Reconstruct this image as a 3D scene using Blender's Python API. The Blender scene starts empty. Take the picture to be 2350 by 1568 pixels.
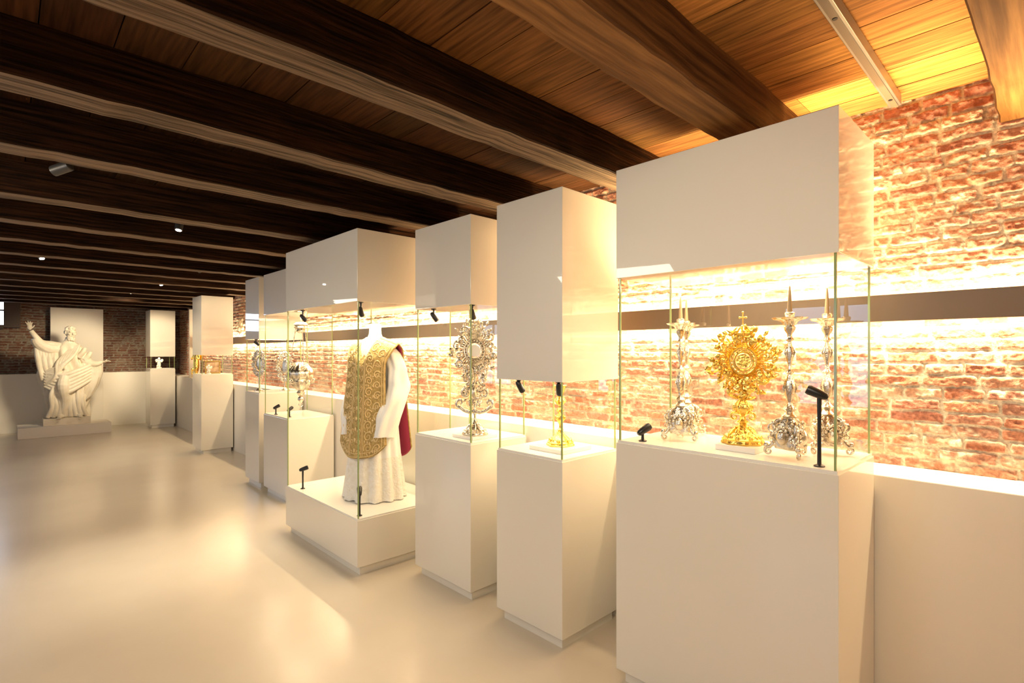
import bpy, math, random
import numpy as np
from mathutils import Vector, Matrix
random.seed(7)
scene = bpy.context.scene
COL = scene.collection
PI = math.pi
R = math.radians
H = 1.6

# ------------------------------------------------------------ materials
def newmat(name):
    m = bpy.data.materials.new(name); m.use_nodes = True
    nt = m.node_tree
    b = nt.nodes['Principled BSDF']
    return m, nt, b
def mat(name, col, rough=.5, metal=0, col2=None, nscale=8, nstretch=(1,1,1), bump=0, bscale=40, coat=0, spec=None, detail=4, crough=.03, ramp=(.35,.68)):
    m, nt, b = newmat(name)
    b.inputs['Base Color'].default_value = (*col, 1)
    b.inputs['Roughness'].default_value = rough
    b.inputs['Metallic'].default_value = metal
    if coat: b.inputs['Coat Weight'].default_value = coat; b.inputs['Coat Roughness'].default_value = crough
    if spec is not None: b.inputs['Specular IOR Level'].default_value = spec
    tc = nt.nodes.new('ShaderNodeTexCoord'); mp = nt.nodes.new('ShaderNodeMapping')
    mp.inputs['Scale'].default_value = nstretch
    nt.links.new(tc.outputs['Object'], mp.inputs['Vector'])
    if col2:
        n = nt.nodes.new('ShaderNodeTexNoise'); n.inputs['Scale'].default_value = nscale; n.inputs['Detail'].default_value = detail
        nt.links.new(mp.outputs[0], n.inputs['Vector'])
        r = nt.nodes.new('ShaderNodeValToRGB')
        r.color_ramp.elements[0].position = ramp[0]; r.color_ramp.elements[1].position = ramp[1]
        r.color_ramp.elements[0].color = (*col, 1); r.color_ramp.elements[1].color = (*col2, 1)
        nt.links.new(n.outputs['Fac'], r.inputs[0]); nt.links.new(r.outputs[0], b.inputs['Base Color'])
    if bump:
        n = nt.nodes.new('ShaderNodeTexNoise'); n.inputs['Scale'].default_value = bscale; n.inputs['Detail'].default_value = 5
        nt.links.new(mp.outputs[0], n.inputs['Vector'])
        bp = nt.nodes.new('ShaderNodeBump'); bp.inputs['Strength'].default_value = bump; bp.inputs['Distance'].default_value = .01
        nt.links.new(n.outputs['Fac'], bp.inputs['Height']); nt.links.new(bp.outputs[0], b.inputs['Normal'])
    return m
def emis(name, col, s):
    m, nt, b = newmat(name)
    b.inputs['Base Color'].default_value = (*col, 1)
    b.inputs['Emission Color'].default_value = (*col, 1); b.inputs['Emission Strength'].default_value = s
    return m
def attrmat(name, rough, bump, bscale, stretch=(1,1,1), mul=None, spec=.4):
    m, nt, b = newmat(name)
    a = nt.nodes.new('ShaderNodeAttribute'); a.attribute_name = 'Col'
    tc = nt.nodes.new('ShaderNodeTexCoord'); mp = nt.nodes.new('ShaderNodeMapping'); mp.inputs['Scale'].default_value = stretch
    nt.links.new(tc.outputs['Object'], mp.inputs['Vector'])
    n = nt.nodes.new('ShaderNodeTexNoise'); n.inputs['Scale'].default_value = bscale; n.inputs['Detail'].default_value = 6
    nt.links.new(mp.outputs[0], n.inputs['Vector'])
    r = nt.nodes.new('ShaderNodeValToRGB')
    lo, hi = mul or (.7, 1.25)
    r.color_ramp.elements[0].position = .3; r.color_ramp.elements[1].position = .7
    r.color_ramp.elements[0].color = (lo,lo,lo,1); r.color_ramp.elements[1].color = (hi,hi,hi,1)
    nt.links.new(n.outputs['Fac'], r.inputs[0])
    mx = nt.nodes.new('ShaderNodeMix'); mx.data_type = 'RGBA'; mx.blend_type = 'MULTIPLY'; mx.inputs[0].default_value = 1
    nt.links.new(a.outputs['Color'], mx.inputs[6]); nt.links.new(r.outputs[0], mx.inputs[7])
    nt.links.new(mx.outputs[2], b.inputs['Base Color'])
    b.inputs['Roughness'].default_value = rough; b.inputs['Specular IOR Level'].default_value = spec
    bp = nt.nodes.new('ShaderNodeBump'); bp.inputs['Strength'].default_value = bump; bp.inputs['Distance'].default_value = .01
    nt.links.new(n.outputs['Fac'], bp.inputs['Height']); nt.links.new(bp.outputs[0], b.inputs['Normal'])
    return m
def glassmat():
    m = bpy.data.materials.new('display_glass'); m.use_nodes = True
    nt = m.node_tree; nt.nodes.clear()
    out = nt.nodes.new('ShaderNodeOutputMaterial')
    tr = nt.nodes.new('ShaderNodeBsdfTransparent'); tr.inputs[0].default_value = (.975,.99,.97,1)
    gl = nt.nodes.new('ShaderNodeBsdfGlossy'); gl.inputs['Roughness'].default_value = .0
    lw = nt.nodes.new('ShaderNodeLayerWeight'); lw.inputs[0].default_value = .5
    p = nt.nodes.new('ShaderNodeMath'); p.operation = 'POWER'; p.inputs[1].default_value = 4
    nt.links.new(lw.outputs['Facing'], p.inputs[0])
    ma = nt.nodes.new('ShaderNodeMath'); ma.operation = 'MULTIPLY_ADD'; ma.inputs[1].default_value = .8; ma.inputs[2].default_value = .10
    nt.links.new(p.outputs[0], ma.inputs[0])
    mx = nt.nodes.new('ShaderNodeMixShader')
    nt.links.new(ma.outputs[0], mx.inputs[0]); nt.links.new(tr.outputs[0], mx.inputs[1]); nt.links.new(gl.outputs[0], mx.inputs[2])
    nt.links.new(mx.outputs[0], out.inputs[0])
    return m
M = dict(
 white = mat('white_lacquer', (.79,.74,.64), .35, coat=1.0, crough=.02),
 deck = mat('white_deck', (.84,.81,.75), .15),
 plaster = mat('white_plaster', (.80,.75,.66), .55, bump=.05, bscale=30),
 floor = mat('poured_floor', (.63,.55,.44), .34, col2=(.69,.61,.49), nscale=1.2, coat=.5, crough=.2),
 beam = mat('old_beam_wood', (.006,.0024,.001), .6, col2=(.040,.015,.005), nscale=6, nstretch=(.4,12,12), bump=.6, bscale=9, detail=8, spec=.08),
 beamlow = mat('pale_beam_underside', (.025,.015,.008), .6, col2=(.22,.15,.095), nscale=5, nstretch=(.35,12,12), bump=.9, bscale=9, detail=9, ramp=(.32,.6), spec=.12),  # undersides paler and greyer than the beam sides
 beamlit = mat('lit_beam_wood', (.12,.052,.014), .6, col2=(.30,.15,.048), nscale=4, nstretch=(.4,9,9), bump=.5, bscale=9, detail=8, spec=.12),  # nearest beams: warm wall light painted into the underside colour
 beamlitside = mat('lit_beam_side', (.035,.013,.004), .6, col2=(.13,.055,.016), nscale=4, nstretch=(.4,9,9), bump=.5, bscale=9, detail=8, spec=.1),  # same painted-in light on their sides, kept darker
 glass = glassmat(),
 gedge = mat('green_glass_edge', (.30,.38,.16), .12),
 rail = mat('dark_rail', (.15,.11,.075), .4),
 black = mat('black_plastic', (.012,.012,.014), .35),
 silver = mat('silver', (.84,.78,.66), .22, 1, col2=(.58,.52,.41), nscale=30, bump=.35, bscale=90),
 gold = mat('gilding', (1.0,.74,.22), .24, 1, col2=(.92,.60,.12), nscale=30, bump=.35, bscale=90),
 candle = mat('candle_wax', (.30,.20,.10), .5),
 stone = mat('statue_stone', (.80,.73,.60), .6, col2=(.70,.62,.47), nscale=7, bump=.2, bscale=40),
 alb = mat('alb_linen', (.88,.87,.84), .8, bump=.1, bscale=60),
 lace = mat('lace', (.90,.88,.82), .8, col2=(.84,.80,.70), nscale=34, bump=1.0, bscale=60),
 goldcloth = mat('gold_brocade', (.40,.27,.08), .5, .25, col2=(.60,.43,.16), nscale=40, bump=.8, bscale=90),
 thread = mat('gold_thread', (.80,.62,.32), .4, .4, bump=.4, bscale=200),
 crimson = mat('crimson_lining', (.40,.03,.09), .55),
 alu = mat('grey_metal', (.30,.28,.25), .4, .7),
 fixture = mat('dark_fixture', (.07,.065,.06), .4, .5),
 white2 = mat('gesso', (.80,.75,.65), .6, bump=.2, bscale=50),
 host = mat('pale_host', (.9,.88,.8), .3),
 lens = emis('lamp_lens', (1,.93,.8), 40),
 sky = emis('window_daylight', (.55,.72,1.0), 3.5),
 sky2 = emis('window_daylight_bright', (.72,.82,1.0), 6),
 frame = mat('dark_frame_wood', (.05,.024,.012), .5, bump=.2),
 oldgilt = mat('old_gilt_frame', (.42,.27,.08), .4, .7, bump=.3),
)
M['brick'] = attrmat('old_brick', .85, .7, 80, mul=(.72,1.18), spec=.15)
M['plank'] = attrmat('ceiling_plank_wood', .6, .25, 7, stretch=(9,.5,1), mul=(.5,1.4), spec=.08)

# ------------------------------------------------------------ mesh builder
class MB:
    def __init__(s): s.v=[]; s.f=[]; s.c=[]
    def add(s, vs, fs, col=None):
        n=len(s.v); s.v += [tuple(v) for v in vs]; s.f += [tuple(i+n for i in f) for f in fs]
        s.c += [col or (1,1,1,1)]*len(vs)
    def box(s, x0,x1,y0,y1,z0,z1, col=None):
        s.add([(x0,y0,z0),(x1,y0,z0),(x1,y1,z0),(x0,y1,z0),(x0,y0,z1),(x1,y0,z1),(x1,y1,z1),(x0,y1,z1)],
              [(0,3,2,1),(4,5,6,7),(0,1,5,4),(1,2,6,5),(2,3,7,6),(3,0,4,7)], col)
    def quad(s, a,b,c,d): s.add([a,b,c,d],[(0,1,2,3)])
    def tube(s, P, rad, seg=10, flat=1.0):
        P=[Vector(p) for p in P]; n=len(P)
        if not hasattr(rad,'__len__'): rad=[rad]*n
        T=[(P[min(i+1,n-1)]-P[max(i-1,0)]).normalized() for i in range(n)]
        up=Vector((0,0,1)) if abs(T[0].z)<.9 else Vector((1,0,0))
        N=T[0].cross(up).normalized(); vs=[]; fs=[]
        for i in range(n):
            if i: N=(N-T[i]*N.dot(T[i])).normalized()
            B=T[i].cross(N)
            for k in range(seg):
                a=2*PI*k/seg
                vs.append(P[i]+(N*math.cos(a)+B*math.sin(a)*flat)*rad[i])
        for i in range(n-1):
            for k in range(seg):
                k2=(k+1)%seg
                fs.append((i*seg+k,i*seg+k2,(i+1)*seg+k2,(i+1)*seg+k))
        fs.append(tuple(range(seg))[::-1]); fs.append(tuple((n-1)*seg+k for k in range(seg)))
        s.add(vs,fs)
    def lathe(s, prof, seg=28, c=(0,0,0), lobes=0, amp=0, sx=1, sy=1, ph=0, lz=None):
        vs=[];fs=[]; n=len(prof)
        for i,(r,z) in enumerate(prof):
            for k in range(seg):
                a=2*PI*k/seg
                m=1+amp*math.cos(lobes*a+ph) if lobes and (lz is None or lz[0]<=z<=lz[1]) else 1
                vs.append((c[0]+r*m*math.cos(a)*sx, c[1]+r*m*math.sin(a)*sy, c[2]+z))
        for i in range(n-1):
            for k in range(seg):
                k2=(k+1)%seg
                fs.append((i*seg+k,i*seg+k2,(i+1)*seg+k2,(i+1)*seg+k))
        fs.append(tuple(range(seg))[::-1]); fs.append(tuple((n-1)*seg+k for k in range(seg)))
        s.add(vs,fs)
    def ell(s, c, r, seg=12, rings=8, rot=None):
        if not hasattr(r,'__len__'): r=(r,r,r)
        vs=[];fs=[]; c=Vector(c)
        for i in range(rings+1):
            t=PI*i/rings
            for k in range(seg):
                a=2*PI*k/seg
                v=Vector((r[0]*math.sin(t)*math.cos(a), r[1]*math.sin(t)*math.sin(a), r[2]*math.cos(t)))
                if i in (0,rings): v=Vector((0.0005*math.cos(a),0.0005*math.sin(a),r[2]*math.cos(t)))
                if rot: v=rot@v
                vs.append(c+v)
        for i in range(rings):
            for k in range(seg):
                k2=(k+1)%seg
                fs.append((i*seg+k,(i+1)*seg+k,(i+1)*seg+k2,i*seg+k2))
        s.add(vs,fs)
    def grid(s, fn, nu, nv):
        vs=[fn(i/nu, j/nv) for j in range(nv+1) for i in range(nu+1)]
        fs=[(j*(nu+1)+i, j*(nu+1)+i+1, (j+1)*(nu+1)+i+1, (j+1)*(nu+1)+i) for j in range(nv) for i in range(nu)]
        s.add(vs,fs)
    def loft(s, rings, seg):
        vs=[p for r in rings for p in r]; n=len(rings)
        fs=[(i*seg+k,i*seg+(k+1)%seg,(i+1)*seg+(k+1)%seg,(i+1)*seg+k) for i in range(n-1) for k in range(seg)]
        fs.append(tuple(range(seg))[::-1]); fs.append(tuple((n-1)*seg+k for k in range(seg)))
        s.add(vs,fs)
    def build(s, name, m, parent=None, smooth=True, bevel=0, loc=None, colors=False):
        me=bpy.data.meshes.new(name); me.from_pydata(s.v,[],s.f); me.update()
        if colors:
            at=me.color_attributes.new('Col','FLOAT_COLOR','POINT')
            at.data.foreach_set('color', np.array(s.c,dtype=np.float32).ravel())
        if smooth:
            me.polygons.foreach_set('use_smooth',[True]*len(me.polygons))
            me.set_sharp_from_angle(angle=R(40))
        me.materials.append(m)
        o=bpy.data.objects.new(name,me); COL.objects.link(o)
        if parent: o.parent=parent
        if loc: o.location=loc
        if bevel:
            b=o.modifiers.new('bevel','BEVEL'); b.width=bevel; b.segments=2
        return o
def tag(o,label,cat,group=None):
    o['label']=label; o['category']=cat
    if group: o['group']=group
    return o
def thing(name,label,cat,loc,rz=0,group=None):
    o=bpy.data.objects.new(name,None); COL.objects.link(o); o.location=loc; o.rotation_euler=(0,0,rz)
    o.empty_display_size=.1
    return tag(o,label,cat,group)
def struct(o): o['kind']='structure'; return o

# ------------------------------------------------------------ the room
XW=2.95; YF=14.4; ZC=2.74; XL=-3.0; YB=-2.6; LZ=1.08; LX=2.66
m=MB(); m.box(XL-.2,XW+.2,YB-.2,YF+.2,-.12,0); struct(m.build('floor',M['floor'],smooth=False))

def h2(ix,iy,seed):
    v=np.sin(ix*127.1+iy*311.7+seed*74.7)*43758.5453
    return v-np.floor(v)
def vn(x,y,seed=0):
    ix=np.floor(x); iy=np.floor(y); fx=x-ix; fy=y-iy
    fx=fx*fx*(3-2*fx); fy=fy*fy*(3-2*fy)
    a=h2(ix,iy,seed); b=h2(ix+1,iy,seed); c=h2(ix,iy+1,seed); d=h2(ix+1,iy+1,seed)
    return (a*(1-fx)+b*fx)*(1-fy)+(c*(1-fx)+d*fx)*fy
def brick_field(U,Z,dark=1.0):
    ch=.0535; L=.195
    z=Z+.007*(vn(U*3.2,Z*4,1)-.5)+.006*(vn(U*14,Z*9,2)-.5)
    row=np.floor(z/ch); fz=z/ch-row
    off=h2(row,row*0,3)*3.0
    u=U+.02*(vn(U*5,row*1.7,4)-.5)+.005*(vn(U*40,Z*40,12)-.5)
    Lr=L*(np.where(h2(row,row*0,9)>.6,.72,1.0))
    q=u/Lr+off; bid=np.floor(q); fu=q-bid
    eu=np.minimum(fu,1-fu)*Lr; ez=np.minimum(fz,1-fz)*ch
    e=np.where((eu<.012)&(ez<.012), .012-np.sqrt((.012-eu)**2+(.012-ez)**2), np.minimum(eu,ez))
    e=e+.005*(vn(U*70,Z*70,5)-.5)+.006*(vn(U*25,Z*30,6)-.5)
    t=np.clip((e-.0042)/.004,0,1); mask=t*t*(3-2*t)
    r1=h2(bid,row,7); r2=h2(bid,row,8); r3=h2(bid,row,10)
    hgt=.8*(mask*(.011+.012*r1+.014*(vn(U*30,Z*45,11)-.5)+.013*(vn(U*80,Z*90,13)-.5)+.008*(r3-.5)*(fz-.5)*2)+.004*(vn(U*35,Z*35,14)-.5))
    pal=np.array([(.47,.215,.14),(.52,.265,.18),(.43,.18,.115),(.56,.325,.225),(.50,.25,.16),(.46,.235,.17),(.59,.39,.28),(.41,.18,.13)])
    c=pal[(r2*7.99).astype(int)]
    stain=vn(U*18,Z*30,15)[...,None]
    c=c*(.80+.4*stain)
    chalk=np.clip((vn(U*7,Z*12,17)*vn(U*40,Z*60,18)-.34)*3,0,.75)[...,None]
    mort=np.array((.76,.68,.54))*(.84+.26*vn(U*20,Z*20,16)[...,None])
    c=c*(1-chalk)+mort*chalk
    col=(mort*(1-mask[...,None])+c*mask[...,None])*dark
    return hgt,col
def brick_wall(name,us,zs,fn,dark=1.0):
    U,Z=np.meshgrid(us,zs); h,c=brick_field(U,Z,dark)
    P=fn(U,Z,h); nz,nu=U.shape
    idx=np.arange(nz*nu).reshape(nz,nu)
    F=np.stack([idx[:-1,:-1],idx[:-1,1:],idx[1:,1:],idx[1:,:-1]],-1).reshape(-1,4)
    me=bpy.data.meshes.new(name); me.from_pydata(P.reshape(-1,3).tolist(),[],F.tolist()); me.update()
    at=me.color_attributes.new('Col','FLOAT_COLOR','POINT')
    ca=np.ones((nz*nu,4),dtype=np.float32); ca[:,:3]=c.reshape(-1,3); at.data.foreach_set('color',ca.ravel())
    me.polygons.foreach_set('use_smooth',[True]*len(me.polygons))
    me.materials.append(M['brick'])
    o=bpy.data.objects.new(name,me); COL.objects.link(o); return struct(o)
us=np.concatenate([np.arange(YB,-.3,.05),np.arange(-.3,1.7,.005),np.arange(1.7,5,.01),np.arange(5,YF+.02,.022)])
zs=np.arange(LZ-.03,ZC+.02,.006)
brick_wall('wall_right',us,zs,lambda U,Z,h: np.stack([XW+.014-h,U,Z],-1))
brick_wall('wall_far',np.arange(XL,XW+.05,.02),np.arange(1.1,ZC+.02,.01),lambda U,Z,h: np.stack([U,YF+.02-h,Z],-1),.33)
m=MB(); m.box(XW+.03,XW+.18,YB-.2,YF+.2,0,ZC+.1); struct(m.build('wall_right_core',M['plaster'],smooth=False))
m=MB(); m.box(XL-.2,XW+.2,YF+.03,YF+.18,0,ZC+.1); struct(m.build('wall_far_core',M['plaster'],smooth=False))
m=MB(); m.box(XL-.18,XL,YB-.2,YF+.2,0,ZC+.1); struct(m.build('wall_left',M['plaster'],smooth=False))
m=MB(); m.box(XL-.18,XW+.2,YB-.18,YB,0,ZC+.1); struct(m.build('wall_near',M['plaster'],smooth=False))
m=MB(); m.box(LX,XW+.02,YB,YF,0,LZ); struct(m.build('trim_1',M['plaster'],smooth=False,bevel=.004))
m=MB(); m.box(XL,LX,YF-.12,YF+.02,0,1.16); struct(m.build('trim_2',M['plaster'],smooth=False,bevel=.004))
# ceiling planks: warm wall light painted into the near bays, shade into those beyond
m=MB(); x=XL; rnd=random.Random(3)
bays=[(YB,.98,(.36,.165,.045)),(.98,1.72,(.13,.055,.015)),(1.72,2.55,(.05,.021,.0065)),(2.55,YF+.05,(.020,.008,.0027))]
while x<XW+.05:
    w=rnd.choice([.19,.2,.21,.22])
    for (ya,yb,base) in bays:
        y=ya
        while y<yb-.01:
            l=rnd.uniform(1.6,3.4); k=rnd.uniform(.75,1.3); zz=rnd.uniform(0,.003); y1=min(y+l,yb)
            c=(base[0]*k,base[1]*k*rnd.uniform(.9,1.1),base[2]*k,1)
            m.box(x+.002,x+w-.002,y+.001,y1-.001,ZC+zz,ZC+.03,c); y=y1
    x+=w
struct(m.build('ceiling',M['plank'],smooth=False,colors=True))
m=MB(); m.box(XL-.2,XW+.2,YB-.2,YF+.2,ZC+.035,ZC+.12); struct(m.build('ceiling_deck',M['frame'],smooth=False))
# beams
BY=[-1.35,-.66,.0,.887,1.63,2.46,3.27,4.30,5.15,6.00,6.85,7.70,8.55,9.40,10.25,11.1,11.95,12.8,13.65]
for i,y in enumerate(BY):
    m=MB(); rr=random.Random(i)
    n=60; vs=[]; fs=[]
    prof=[(0,ZC),(0,2.546),(.006,2.54),(.174,2.54),(.18,2.546),(.18,ZC)]
    x0,x1=XL+.0,XW+.0
    for a in range(n+1):
        X=x0+(x1-x0)*a/n; w1=.004*math.sin(a*.5+i)+rr.uniform(-.003,.003); w2=rr.uniform(-.003,.003)
        for (py,pz) in prof: vs.append((X,y+py+w1,pz+(w2 if pz<ZC else 0)))
    k=len(prof)
    for a in range(n):
        for b in range(k-1): fs.append((a*k+b,(a+1)*k+b,(a+1)*k+b+1,a*k+b+1))
    fs.append(tuple(range(k))); fs.append(tuple(n*k+b for b in range(k))[::-1])
    m.add(vs,fs); o=m.build('ceiling_beam',M['beamlitside' if i<4 else 'beam'],smooth=False); o.data.materials.append(M['beamlit' if i<4 else 'beamlow'])
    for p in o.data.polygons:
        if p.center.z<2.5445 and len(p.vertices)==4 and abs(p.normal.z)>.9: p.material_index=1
    o['kind']='structure'
# windows of the left wall (outside the view, they give the cool daylight)
n=0
for (y0,y1) in ((1.6,2.8),(5.0,6.2),(8.6,9.8)):
    n+=1
    m=MB()
    for (a,b,c,d) in ((y0-.07,y0,.8,2.3),(y1,y1+.07,.8,2.3),(y0-.07,y1+.07,2.23,2.3),(y0-.07,y1+.07,.8,.87),((y0+y1)/2-.02,(y0+y1)/2+.02,.87,2.23),(y0,y1,1.53,1.57)):
        m.box(XL,XL+.05,a,b,c,d)
    f=struct(m.build('window_%d'%n,M['white'],smooth=False))
    m=MB(); m.box(XL+.002,XL+.012,y0,y1,.87,2.23); m.build('pane',M['sky'],f,smooth=False)
# far-left high window with dark timber jamb
m=MB(); m.box(-.04,.2,YF-.1,YF+.02,2.08,ZC); m.box(-1.3,-.04,YF-.1,YF+.02,2.05,2.13); m.box(-1.35,-1.25,YF-.1,YF+.02,2.08,ZC); m.box(-.66,-.63,YF-.08,YF-.02,2.13,ZC); m.box(-1.25,-.04,YF-.08,YF-.02,2.40,2.43)
f=struct(m.build('window_4',M['frame'],smooth=False))
m=MB(); m.box(-1.25,-.04,YF-.06,YF-.03,2.13,ZC-.02); m.build('pane',M['sky2'],f,smooth=False)
# dark rail in front of the brick
rl=MB(); rl.box(2.835,2.86,YB+.1,12.35,1.737,1.856)
rail=tag(rl.build('light_rail',M['rail'],smooth=False,bevel=.003),'long dark brown metal rail running along the brick wall with light glowing behind it','light rail')
for y in np.arange(YB+.5,12.2,1.55):
    m=MB(); m.box(2.86,2.96,y,y+.03,1.78,1.81); m.build('bracket',M['rail'],rail,smooth=False)

# ------------------------------------------------------------ lights
def area(loc,d,longax,sx,sy,power,col,spread=180):
    L=bpy.data.lights.new('area_lamp','AREA'); L.shape='RECTANGLE'; L.size=sx; L.size_y=sy; L.energy=power; L.color=col; L.spread=R(spread)
    o=bpy.data.objects.new('area_lamp',L); COL.objects.link(o)
    z=-Vector(d).normalized(); x=Vector(longax).normalized(); y=z.cross(x).normalized(); x=y.cross(z)
    mt=Matrix((x,y,z)).transposed().to_4x4(); mt.translation=Vector(loc); o.matrix_world=mt
    return o
def spot(loc,target,power,col,ang=50,rad=.03,blend=.6):
    L=bpy.data.lights.new('spot_lamp','SPOT'); L.energy=power; L.color=col; L.spot_size=R(ang); L.spot_blend=blend; L.shadow_soft_size=rad
    o=bpy.data.objects.new('spot_lamp',L); COL.objects.link(o); o.location=loc
    o.rotation_euler=(Vector(target)-Vector(loc)).to_track_quat('-Z','Y').to_euler(); return o
WARM=(1,.76,.44); WARM2=(1,.81,.53); SOFT=(1,.86,.65)
for (ya,yb,pu,pd) in ((-2.4,1.9,12,15),(1.9,6.2,12,16),(6.2,12.3,8,10)):
    L=yb-ya; yc=(ya+yb)/2
    area((2.882,yc,1.850),(.22,0,1),(0,1,0),L,.035,pu*L,WARM)
    area((2.882,yc,1.744),(.24,0,-1),(0,1,0),L,.035,pd*L,WARM)
# unseen uplights added to warm the planks above the nearer cases
area((2.80,.55,1.875),(-.30,0,1),(0,1,0),2.6,.03,36,(1,.72,.36),90)
area((2.80,3.2,1.875),(-.25,0,1),(0,1,0),2.4,.03,16,(1,.72,.36),90)

# ------------------------------------------------------------ display cases
def case(x0,x1,y0,y1,zb,zu,label,power=6,zt=2.48,group='white display cases along the brick wall'):
    cx,cy=(x0+x1)/2,(y0+y1)/2
    t=thing('display_case',label,'display case',(cx,cy,0),group=group)
    a,b,c,d=x0-cx,x1-cx,y0-cy,y1-cy
    m=MB(); m.box(a,b,c,d,.065,zb-.012); m.build('base',M['white'],t,smooth=False,bevel=.002)
    m=MB(); m.box(a+.035,b-.02,c+.03,d-.03,0,.065); m.build('plinth',M['white'],t,smooth=False)
    m=MB(); m.box(a+.006,b-.006,c+.006,d-.006,zb-.012,zb); m.build('deck',M['deck'],t,smooth=False)
    m=MB(); m.box(a,b,c,d,zu,zt); m.build('hood',M['white'],t,smooth=False,bevel=.002)
    g=.014
    A,B,C,D=a+g,b-g,c+g,d-g; z0,z1=zb,zu
    m=MB(); m.quad((B,C,z0),(B,D,z0),(B,D,z1),(B,C,z1)); m.build('glass_pane',M['glass'],t,smooth=False)
    for (X,Y) in ((A,C),(A,D),(B,C),(B,D)):
        m=MB(); m.box(X-.004,X+.004,Y-.004,Y+.004,z0,z1); m.build('glass_edge',M['gedge'],t,smooth=False)
    if power: area((cx,cy,zu-.01),(0,0,-1),(0,1,0),(y1-y0)*.7,(x1-x0)*.6,power,WARM2)
    return t
c1=case(2.137,2.64,.551,1.50,1.1725,1.956,'widest white display case nearest the viewer, holding gold monstrance and silver candlesticks',10)
c3=case(2.13,2.64,1.838,2.356,1.024,1.438,'narrow white display case with the longest hood, holding a gold chalice',4)
c4=case(2.133,2.64,2.607,3.238,1.018,1.905,'white display case holding the silver sunburst monstrance, left of the gold chalice case',7)
c5=case(1.796,2.64,3.459,4.786,.411,1.961,'large white display case with low base and tall glass around the vested mannequin',28)
c6=case(2.13,2.64,5.63,6.34,.90,2.02,'white display case with the hanging silver lamp, directly behind the mannequin case',8)
c7=case(2.13,2.64,6.5,6.98,1.12,1.75,'white display case with round silver reliefs, fifth from the front',4)
c8=case(2.186,2.64,9.26,9.8,1.25,1.55,'white display case with small gilded frame, standing alone halfway down the room',2)
c9=case(2.17,2.62,13.2,13.7,1.25,1.50,'small far white display case beside the stone statue, with white carving inside',2)
m=MB(); m.box(-.012,.012,-.03,.03,2.48,2.50); m.tube([(0,0,2.5),(0,0,2.54)],.006,8); m.build('bracket',M['black'],c3,smooth=False)

# spotlights of the cases
def case_spot(x,y,z,up,h,aim,label):
    t=thing('spotlight',label,'spotlight',(x,y,z),group='small black spotlights inside the cases')
    s=1 if up else -1
    m=MB(); m.lathe([(.019,0),(.019,s*.004),(.012,s*.007),(.006,s*.01)],20); m.build('base',M['black'],t)
    m=MB(); m.tube([(0,0,s*.006),(0,0,s*h*.5),(0,0,s*h)],[.0075,.0065,.0085],12); m.ell((0,0,s*h),.012); m.build('stem',M['black'],t)
    a=Vector(aim).normalized(); p=Vector((0,0,s*h))
    m=MB(); m.tube([p-a*.03,p-a*.022,p+a*.0,p+a*.035,p+a*.045],[.008,.014,.017,.019,.016],16); m.build('head',M['black'],t)
    return t
case_spot(2.19,.6286,1.1725,1,.27,(-.25,.75,.35),'tall black stick spotlight standing at the right front corner beside the silver candlesticks')
case_spot(2.20,1.392,1.1725,1,.05,(.8,-.4,.5),'low black spotlight on the deck left of the leftmost candlestick')
case_spot(2.18,2.213,1.438,0,.035,(.5,-.2,-.9),'black spotlight hanging at the left front corner above the gold chalice')
case_spot(2.18,1.905,1.438,0,.035,(.5,.3,-.9),'black spotlight hanging directly in front of the top of the gold chalice')
case_spot(2.19,3.09,1.905,0,.05,(.5,-.5,-.9),'black spotlight hanging upper left of the silver monstrance')
case_spot(2.19,2.66,1.905,0,.05,(.5,.3,-.9),'black spotlight hanging in front of the top of the silver monstrance')
case_spot(1.86,4.57,1.961,0,.06,(.6,-.4,-.8),'black spotlight hanging at the upper left corner of the mannequin case')
case_spot(1.86,3.53,1.961,0,.06,(.4,.3,-.9),'black spotlight hanging at the upper front corner of the mannequin case')
case_spot(1.86,4.57,.411,1,.17,(.8,-.4,.3),'black stick spotlight standing on the deck at left end of the mannequin case')
case_spot(1.85,3.53,.411,1,.17,(.3,.6,.6),'black stick spotlight standing at the front corner in front of the white robe')
case_spot(2.18,6.1,.90,1,.08,(.7,-.3,.4),'black spotlight standing left of the silver hanging lamp')
case_spot(2.20,5.76,.90,1,.08,(.7,.3,.4),'black spotlight standing at the front corner below the silver hanging lamp')
case_spot(2.18,6.745,1.75,0,.04,(.7,-.2,-.6),'black spotlight hanging above the round silver relief')

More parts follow.
